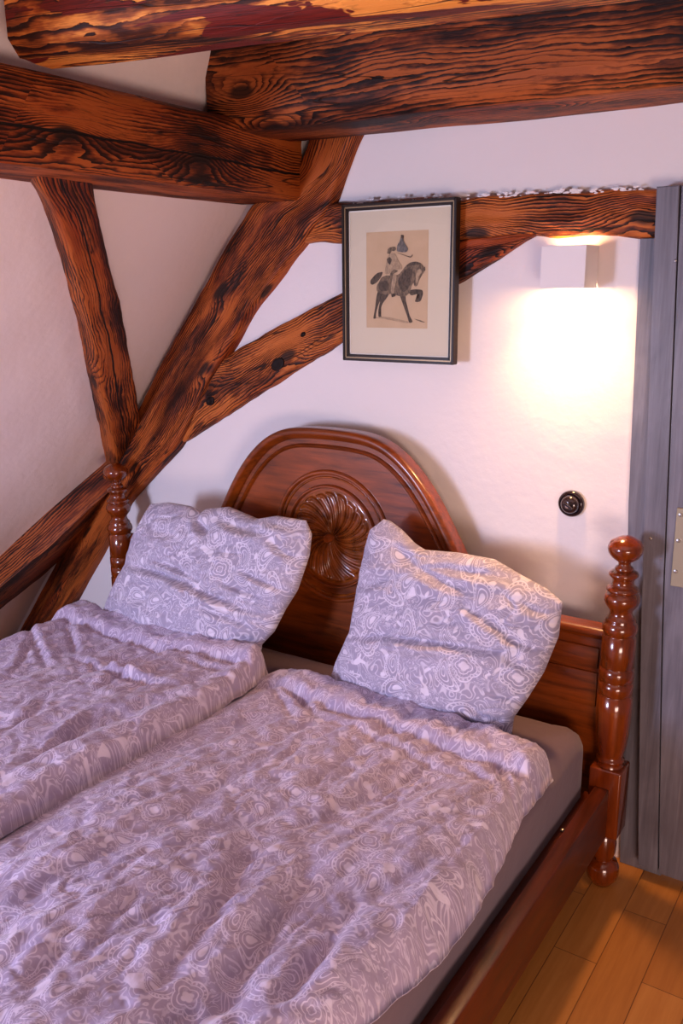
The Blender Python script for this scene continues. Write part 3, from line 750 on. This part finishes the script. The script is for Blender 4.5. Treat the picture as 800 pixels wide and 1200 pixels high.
# ------------------------------------------------------------------ pillows
def pillow(name, label, sides, plane, strokes, seed, Hf=.085, Hb=.060, n=170):
    """sides: top, right, bottom, left outlines (photo survey points) clockwise from the top-left corner"""
    nrm, d0, U, Vd = plane
    def to2(P): Q = np.array([at(u, v, nrm, d0) for u, v in P]); return np.stack([Q@U, Q@Vd], 1)
    top_, right_, bot_, left_ = [smooth_line(to2(P), n, 1) for P in sides]
    bot_ = bot_[::-1]; left_ = left_[::-1]     # bottom: left->right ; left: top->bottom
    s_ = np.linspace(0, 1, n); S, Tt = np.meshgrid(s_, s_)      # S across, Tt down
    C = (1-Tt)[..., None]*top_[None] + Tt[..., None]*bot_[None] + (1-S)[..., None]*left_[:, None] + S[..., None]*right_[:, None]
    C -= ((1-S)*(1-Tt))[..., None]*top_[0] + (S*(1-Tt))[..., None]*top_[-1] + ((1-S)*Tt)[..., None]*bot_[0] + (S*Tt)[..., None]*bot_[-1]
    X, Y = C[..., 0], C[..., 1]
    es = 1-np.abs(2*S-1)**2.6; et = 1-np.abs(2*Tt-1)**2.6
    env = np.clip(es*et, 0, 1)**.52
    H = .016*ngrid(X, Y, 5, 5, seed, 2) + .011*ngrid(X, Y, 6., 19., seed+4, 3, -.35) + .003*ngrid(X, Y, 30, 34, seed+8, 2)
    def valley(n_, k): return np.clip(1-np.abs(n_)*k, 0, 1)**2
    H -= .010*valley(ngrid(X, Y, 4.5, 11, seed+40, 3, -.40), 7.)*np.clip(.5+ngrid(X, Y, 6, 6, seed+44, 1)*1.6, 0, 1)
    H -= .006*valley(ngrid(X, Y, 9, 21, seed+50, 2, -.55), 5.)*np.clip(.4+ngrid(X, Y, 5, 5, seed+54, 1)*1.8, 0, 1)
    edge = 1-np.minimum(np.minimum(S, 1-S), np.minimum(Tt, 1-Tt))*2
    H += .008*ngrid(S, Tt, 26, 26, seed+12, 2)*np.clip((edge-.75)*4, 0, 1)
    for P, w_, d_ in strokes: H += crease(X, Y, to2(P), w_, d_*1.5, .8)
    hf = env*(Hf + H); hb = -env*(Hb + .010*ngrid(X, Y, 5, 5, seed+30, 1))
    nn = np.array(nrm)/np.linalg.norm(nrm)
    def P3(h): return X[..., None]*U + Y[..., None]*Vd + (d0/np.linalg.norm(nrm) + h)[..., None]*nn
    V = np.concatenate([P3(hf).reshape(-1, 3), P3(hb).reshape(-1, 3)]); UV = np.concatenate([np.stack([X, Y], -1).reshape(-1, 2)]*2)
    Fc = []; N = n*n
    for j in range(n-1):
        for i in range(n-1):
            p = j*n+i; Fc.append((p, p+n, p+n+1, p+1)); Fc.append((N+p, N+p+1, N+p+n+1, N+p+n))
    me = mesh(name, V, Fc, UV)
    bm = bmesh.new(); bm.from_mesh(me); bmesh.ops.remove_doubles(bm, verts=bm.verts, dist=1e-5); bm.to_mesh(me); bm.free()
    o = link(name, me, M_paisP); tag(o, label, 'pillow', 'square pillows against the headboard'); return o
def leanplane(y0, z0, y1, z1, yaw=0.):
    V_ = np.array([0, y1-y0, z1-z0]); V_ /= np.linalg.norm(V_)
    U_ = np.array([math.cos(yaw), math.sin(yaw), 0]); V_ = V_ - U_*(U_@V_); V_ /= np.linalg.norm(V_)
    N_ = np.cross(U_, V_); return N_, float(N_@np.array([0, y0, z0])), U_, V_
cA = lambda P: [(100+x/2.667, 560+y/2.667) for x, y in P]
cB = lambda P: [(370+x/2.581, 590+y/2.581) for x, y in P]
pl = leanplane(-.23, .50, -.085, .92)
pillow('pillow', 'square paisley pillow on the left, leaning beside the left bedpost',
       [cA([(203, 82), (260, 76), (330, 88), (352, 100), (373, 112), (385, 96), (450, 90), (540, 128), (600, 118), (690, 133)]),
        cA([(690, 133), (708, 175), (700, 240), (662, 350), (625, 410), (590, 480), (552, 520), (545, 582)]),
        cA([(545, 582), (480, 590), (330, 592), (200, 535), (100, 480), (46, 440)]),
        cA([(46, 440), (80, 360), (130, 270), (150, 190), (203, 82)])], pl,
       [(cA([(135, 268), (250, 290), (370, 330), (450, 375), (540, 410), (630, 440)][::-1]), .011, .020), (cA([(240, 255), (330, 285), (400, 322), (430, 340)][::-1]), .010, .014),
        (cA([(470, 370), (540, 385), (610, 402)][::-1]), .009, .012), (cA([(520, 290), (590, 325), (655, 365)][::-1]), .009, .014), (cA([(540, 440), (580, 460), (610, 480)][::-1]), .008, .010),
        (cA([(370, 118), (385, 150), (420, 180)][::-1]), .010, .020), (cA([(440, 130), (530, 170), (600, 180)][::-1]), .012, .014), (cA([(560, 130), (620, 150), (690, 160)][::-1]), .010, .010),
        (cA([(400, 400), (480, 430), (560, 470)][::-1]), .010, .010), (cA([(470, 330), (560, 370), (620, 390)][::-1]), .008, .010), (cA([(190, 130), (250, 170), (330, 190)][::-1]), .014, .008),
        (cA([(100, 350), (200, 380), (320, 430)][::-1]), .016, .007), (cA([(470, 520), (520, 525), (550, 540)][::-1]), .009, .010), (cA([(600, 190), (650, 240), (690, 260)][::-1]), .010, .010)], 1.1)
pr = leanplane(-.215, .50, -.09, .88)
pillow('pillow', 'square paisley pillow on the right, one corner pointing up beside the carved rosette',
       [cB([(205, 47), (225, 52), (262, 80), (300, 120), (330, 140), (430, 148), (540, 168), (620, 215), (700, 258), (748, 300)]),
        cB([(748, 300), (742, 332), (735, 400), (690, 510), (640, 590), (600, 645), (592, 702)]),
        cB([(592, 702), (560, 690), (490, 672), (420, 657), (300, 641), (200, 612), (80, 572), (46, 518)]),
        cB([(46, 518), (62, 478), (108, 385), (125, 280), (136, 220), (150, 140), (165, 80), (205, 47)])], pr,
       [(cB([(330, 190), (400, 230), (500, 262)][::-1]), .013, .014), (cB([(190, 390), (330, 408), (480, 425), (620, 450)][::-1]), .012, .018), (cB([(380, 195), (520, 215), (600, 225), (680, 260)][::-1]), .012, .014),
        (cB([(480, 300), (560, 350), (640, 420)][::-1]), .012, .012), (cB([(600, 470), (650, 490), (690, 500)][::-1]), .008, .012), (cB([(540, 570), (600, 585), (650, 580)][::-1]), .009, .012),
        (cB([(600, 400), (660, 430), (710, 440)][::-1]), .009, .012), (cB([(250, 130), (290, 160), (340, 200)]), .014, .016), (cB([(130, 240), (190, 250), (260, 230)][::-1]), .014, .010),
        (cB([(480, 600), (520, 640), (580, 660)][::-1]), .009, .016), (cB([(110, 400), (180, 400), (240, 410)][::-1]), .010, .010), (cB([(640, 300), (690, 330), (735, 340)][::-1]), .009, .010),
        (cB([(580, 640), (560, 660), (540, 690)]), .008, .012)], 5.3, Hf=.10, Hb=.05)

# ------------------------------------------------------------------ framed picture
pc = empty('framed_picture', (.18, .09, 1.39)); tag(pc, 'engraving of a rider on a dark horse in a thin black and gold frame', 'picture')
YF = .064
C4 = [at(401, 238, YP, YF), at(534, 232.5, YP, YF), at(531, 428, YP, YF), at(400, 422, YP, YF)]
x0 = (C4[0][0]+C4[3][0])/2; x1 = (C4[1][0]+C4[2][0])/2; z1 = (C4[0][2]+C4[1][2])/2; z0 = (C4[2][2]+C4[3][2])/2
def frame_ring(name, x0, z0, x1, z1, wd, ya, yb, mat, bev=.0015):
    bm = bmesh.new()
    o4 = [(x0, z0), (x1, z0), (x1, z1), (x0, z1)]; i4 = [(x0+wd, z0+wd), (x1-wd, z0+wd), (x1-wd, z1-wd), (x0+wd, z1-wd)]
    A = [bm.verts.new((x, ya, z)) for x, z in o4]; B = [bm.verts.new((x, ya, z)) for x, z in i4]
    A2 = [bm.verts.new((x, yb, z)) for x, z in o4]; B2 = [bm.verts.new((x, yb, z)) for x, z in i4]
    for k in range(4):
        j = (k+1) % 4
        for q in ((A[k], A[j], B[j], B[k]), (A2[k], A2[j], B2[j], B2[k]), (A[k], A[j], A2[j], A2[k]), (B[k], B[j], B2[j], B2[k])): bm.faces.new(q)
    bmesh.ops.bevel(bm, geom=[e for e in bm.edges], offset=bev, segments=2, affect='EDGES')
    return bm_obj(name, bm, mat, pc, False)
M_fblack = plain('frame_black', (.020, .011, .007), .4, **{'Specular IOR Level': .25}); M_fgold = plain('frame_gold', (.32, .22, .12), .38, Metallic=.5)
frame_ring('outer_frame', x0, z0, x1, z1, .0075, YF, .092, M_fblack)
frame_ring('gold_fillet', x0+.0075, z0+.0075, x1-.0075, z1-.0075, .0035, YF+.003, .091, M_fgold, .0008)
frame_ring('inner_frame', x0+.011, z0+.011, x1-.011, z1-.011, .0075, YF+.005, .090, M_fblack)
M_mat = plain('mount_board', (.66, .58, .44), .8); M_mat2 = plain('mount_bevel', (.80, .76, .68), .8)
frame_ring('mount_edge', x0+.018, z0+.018, x1-.018, z1-.018, .004, YF+.011, .086, M_mat2, .0005)
bm = bmesh.new(); box(bm, (x0+.019, YF+.013, z0+.019), (x1-.019, YF+.016, z1-.019)); bm_obj('mount', bm, M_mat, pc, False)
YI = YF+.0125
P4 = [at(430.5, 271.5, YP, YI), at(502.5, 270, YP, YI), at(500, 385, YP, YI), at(428, 384, YP, YI)]
px0 = (P4[0][0]+P4[3][0])/2; px1 = (P4[1][0]+P4[2][0])/2; pz1 = (P4[0][2]+P4[1][2])/2; pz0 = (P4[2][2]+P4[3][2])/2
s = NT('aged_paper'); oc = s.n('ShaderNodeTexCoord').outputs['Object']
M_paper = s.fin(s.mix(s.noise(oc, 30, 4, .6), (.52, .36, .21), (.62, .45, .28)), .85)
bm = bmesh.new(); box(bm, (px0, YI, pz0), (px1, YI+.001, pz1)); pr_ = bm_obj('print', bm, M_paper, pc, False)
def ink(name, c1, c2, sc=260):
    s = NT(name); oc = s.n('ShaderNodeTexCoord').outputs['Object']
    n1 = s.noise(s.vmath('MULTIPLY', oc, (1, 1, .35)), sc, 3, .7); return s.fin(s.mix(s.step(n1, .38, .62), c1, c2), .85)
I_dark = ink('ink_dark', (.035, .025, .018), (.10, .07, .045)); I_mid = ink('ink_mid', (.09, .065, .042), (.24, .165, .10)); I_light = ink('ink_light', (.30, .21, .13), (.46, .33, .20)); I_bl = ink('ink_blue', (.08, .075, .075), (.20, .18, .16))
layer = [0]
def draw(name, P, mat):
    """P in the pixel frame of the print (75..660, 90..1000)"""
    layer[0] += 1; y = YI - .00012*layer[0]
    Q = np.array(P, float); Q = smooth_line(np.vstack([Q, Q[:1]]), max(30, len(Q)*5), 2)[:-1]
    pts = [(px0 + (x-70)/585*(px1-px0), pz1 - (z-88)/910*(pz1-pz0)) for x, z in Q]
    bm = bmesh.new()
    a = [bm.verts.new((p[0], y, p[1])) for p in pts]; bm.faces.new(a)
    bmesh.ops.triangulate(bm, faces=bm.faces)
    r = bmesh.ops.extrude_face_region(bm, geom=list(bm.faces))
    for v in r['geom']:
        if isinstance(v, bmesh.types.BMVert): v.co.y += .0006
    return bm_obj(name, bm, mat, pr_, False)
draw('ground_shadow', [(150, 905), (220, 888), (330, 900), (440, 925), (520, 945), (470, 950), (350, 930), (230, 908)], I_light)
draw('ground_shadow', [(530, 905), (580, 915), (640, 938), (610, 940), (560, 922)], I_mid)
draw('horse_leg', [(185, 640), (235, 660), (215, 720), (188, 770), (172, 830), (160, 880), (170, 910), (135, 912), (145, 870), (155, 810), (162, 750), (170, 690)], I_dark)
draw('horse_leg', [(245, 640), (300, 660), (270, 710), (230, 760), (208, 820), (205, 865), (225, 892), (188, 895), (186, 850), (192, 800), (205, 740), (225, 690)], I_dark)
draw('horse_leg', [(385, 660), (450, 660), (450, 730), (470, 800), (490, 880), (525, 940), (485, 950), (470, 890), (440, 810), (415, 740)], I_dark)
draw('horse_leg', [(470, 640), (540, 628), (610, 635), (612, 680), (590, 745), (545, 752), (532, 735), (580, 712), (578, 668), (500, 690)], I_dark)
draw('horse_tail', [(112, 570), (108, 545), (140, 505), (180, 470), (235, 460), (215, 510), (175, 560), (125, 588)], I_dark)
draw('horse_body', [(195, 560), (215, 515), (265, 495), (330, 500), (385, 490), (420, 450), (450, 410), (490, 380), (545, 372), (595, 390), (620, 425), (622, 470), (600, 500), (575, 545), (560, 600), (530, 605), (525, 560), (505, 600), (490, 660), (445, 700), (380, 690), (320, 670), (260, 680), (200, 665), (170, 640), (172, 590)], I_mid)
draw('horse_flank', [(395, 510), (440, 450), (480, 430), (520, 450), (500, 540), (480, 620), (430, 660), (390, 610), (375, 550)], I_dark)
draw('horse_mane', [(455, 410), (500, 378), (550, 372), (600, 395), (560, 400), (500, 410)], I_dark)
draw('horse_flank', [(200, 570), (250, 540), (290, 560), (285, 640), (230, 650), (195, 630)], I_dark)
draw('horse_cheek', [(560, 450), (590, 440), (605, 470), (575, 500), (565, 570), (545, 575), (545, 500)], I_light)
draw('horse_ear', [(615, 440), (628, 418), (632, 450), (620, 470)], I_dark)
draw('rider_coat', [(275, 330), (300, 290), (350, 290), (375, 350), (420, 420), (415, 445), (350, 440), (330, 465), (270, 490), (250, 480), (262, 400)], I_light)
draw('rider_sash', [(270, 345), (300, 320), (320, 350), (305, 400), (280, 380)], I_dark)
draw('rider_coat', [(340, 440), (385, 455), (340, 480), (310, 540), (300, 480)], I_mid)
draw('rider_hat', [(275, 290), (280, 250), (310, 232), (350, 230), (362, 255), (340, 275), (320, 265), (300, 300)], I_mid)
draw('rider_leg', [(335, 480), (372, 500), (360, 560), (345, 640), (350, 680), (325, 685), (312, 650), (318, 570)], I_light)
draw('rider_boot', [(315, 670), (355, 665), (358, 692), (320, 705)], I_dark)
draw('banner', [(410, 125), (432, 145), (425, 175), (445, 210), (475, 255), (460, 285), (415, 285), (365, 275), (370, 220), (395, 180)], I_bl)
draw('banner_top', [(405, 125), (432, 128), (430, 158), (404, 158)], I_dark)
draw('banner_pole', [(360, 285), (366, 285), (500, 330), (515, 300), (520, 300), (505, 340), (495, 338)], I_mid)
gl = NT('picture_glass'); gl.t.nodes.remove(gl.b)
tr = gl.n('ShaderNodeBsdfTransparent'); gs = gl.n('ShaderNodeBsdfGlossy', {'Roughness': .03}); fr_ = gl.n('ShaderNodeFresnel', {'IOR': 1.3})
mx = gl.n('ShaderNodeMixShader', {0: fr_.outputs[0], 1: tr.outputs[0], 2: gs.outputs[0]}); gl.t.links.new(mx.outputs[0], gl.out.inputs[0])
bm = bmesh.new(); box(bm, (x0+.016, YF+.0065, z0+.016), (x1-.016, YF+.0078, z1-.016)); bm_obj('glass', bm, gl.m, pc, False)

# ------------------------------------------------------------------ wall lamp
lx0, lx1, lz0, lz1, ly0, ly1 = .650, .764, 1.599, 1.702, .030, .126
lamp = empty('wall_lamp', ((lx0+lx1)/2, ly1, lz0)); tag(lamp, 'small square white plaster wall lamp, switched on above the light switch', 'lamp')
M_gyp = plain('lamp_plaster', (.80, .78, .79), .75)
bm = bmesh.new(); t = .006
box(bm, (lx0, ly0, lz0), (lx1, ly0+t, lz1), .001); box(bm, (lx0, ly0+t, lz0), (lx0+t, ly1, lz1), .001); box(bm, (lx1-t, ly0+t, lz0), (lx1, ly1, lz1), .001)
bm_obj('lamp_housing', bm, M_gyp, lamp, False)
bm = bmesh.new(); box(bm, (lx0+t, ly1-.008, lz0+.01), (lx1-t, ly1, lz1-.004), .001); bm_obj('wall_bracket', bm, M_gyp, lamp, False)
bm = bmesh.new(); box(bm, (lx0+t, ly0+t, lz1-.012), (lx1-t, ly1-.038, lz1-.006)); bm_obj('top_baffle', bm, M_gyp, lamp, False)
s = NT('lamp_bulb'); s.t.nodes.remove(s.b); em = s.n('ShaderNodeEmission', {'Color': (1, .55, .22, 1), 'Strength': 40.}); s.t.links.new(em.outputs[0], s.out.inputs[0])
bm = bmesh.new(); lathe(bm, [(0, -.020), (.012, -.018), (.019, -.008), (.020, .004), (.014, .018), (.009, .026), (.009, .034), (0, .035)], ((lx0+lx1)/2, .078, 1.640), 'z', 24)
bulb = bm_obj('bulb', bm, s.m, lamp)
dn = area('downlight', ((lx0+lx1)/2, .072, lz0+.004), ((lx0+lx1)/2, .072, 0), .085, .07, 2.6, (1.0, .52, .20))
dn.data.spread = 1.9
pb = bpy.data.lights.new('bulb_light_low', 'POINT'); pb.energy = 6; pb.color = (1.0, .55, .24); pb.shadow_soft_size = .02
po = bpy.data.objects.new('bulb_light_low', pb); col.objects.link(po); po.location = ((lx0+lx1)/2, .078, 1.612)
pt = bpy.data.lights.new('bulb_light', 'POINT'); pt.energy = .7; pt.color = (1.0, .58, .26); pt.shadow_soft_size = .015
po = bpy.data.objects.new('bulb_light', pt); col.objects.link(po); po.location = ((lx0+lx1)/2, .098, 1.68)

# ------------------------------------------------------------------ light switch
sc = at(668, 591, YP, .115); sc[1] = YW-.004
sw = empty('light_switch', tuple(sc)); tag(sw, 'round black rotary light switch on the white wall', 'light switch')
bm = bmesh.new(); lathe(bm, [(0, 0), (.036, 0), (.036, .006), (.034, .010), (.030, .012), (.028, .010), (.0, .010)], sc, 'y', 48); bm_obj('base_plate', bm, M_black, sw, True, 50)
bm = bmesh.new(); lathe(bm, [(.0, .008), (.0255, .009), (.0255, .016), (.022, .024), (.015, .0285), (.006, .030), (0, .030)], sc, 'y', 48); bm_obj('dome', bm, M_black, sw, True, 50)
bm = bmesh.new(); lathe(bm, [(0, .029), (.007, .029), (.006, .036), (0, .037)], sc, 'y', 24); kn = bm_obj('knob', bm, plain('switch_brass', (.6, .55, .5), .2, Metallic=1.), sw)
bm = bmesh.new(); box(bm, (-.014, -.004, -.003), (.014, .004, .003), .0015)
bmesh.ops.rotate(bm, verts=bm.verts, cent=(0, 0, 0), matrix=Matrix.Rotation(math.radians(28), 3, 'Y')); bmesh.ops.translate(bm, verts=bm.verts, vec=(sc[0]+.002, sc[1]-.036, sc[2]+.001)); bm_obj('lever', bm, M_black, sw, False)
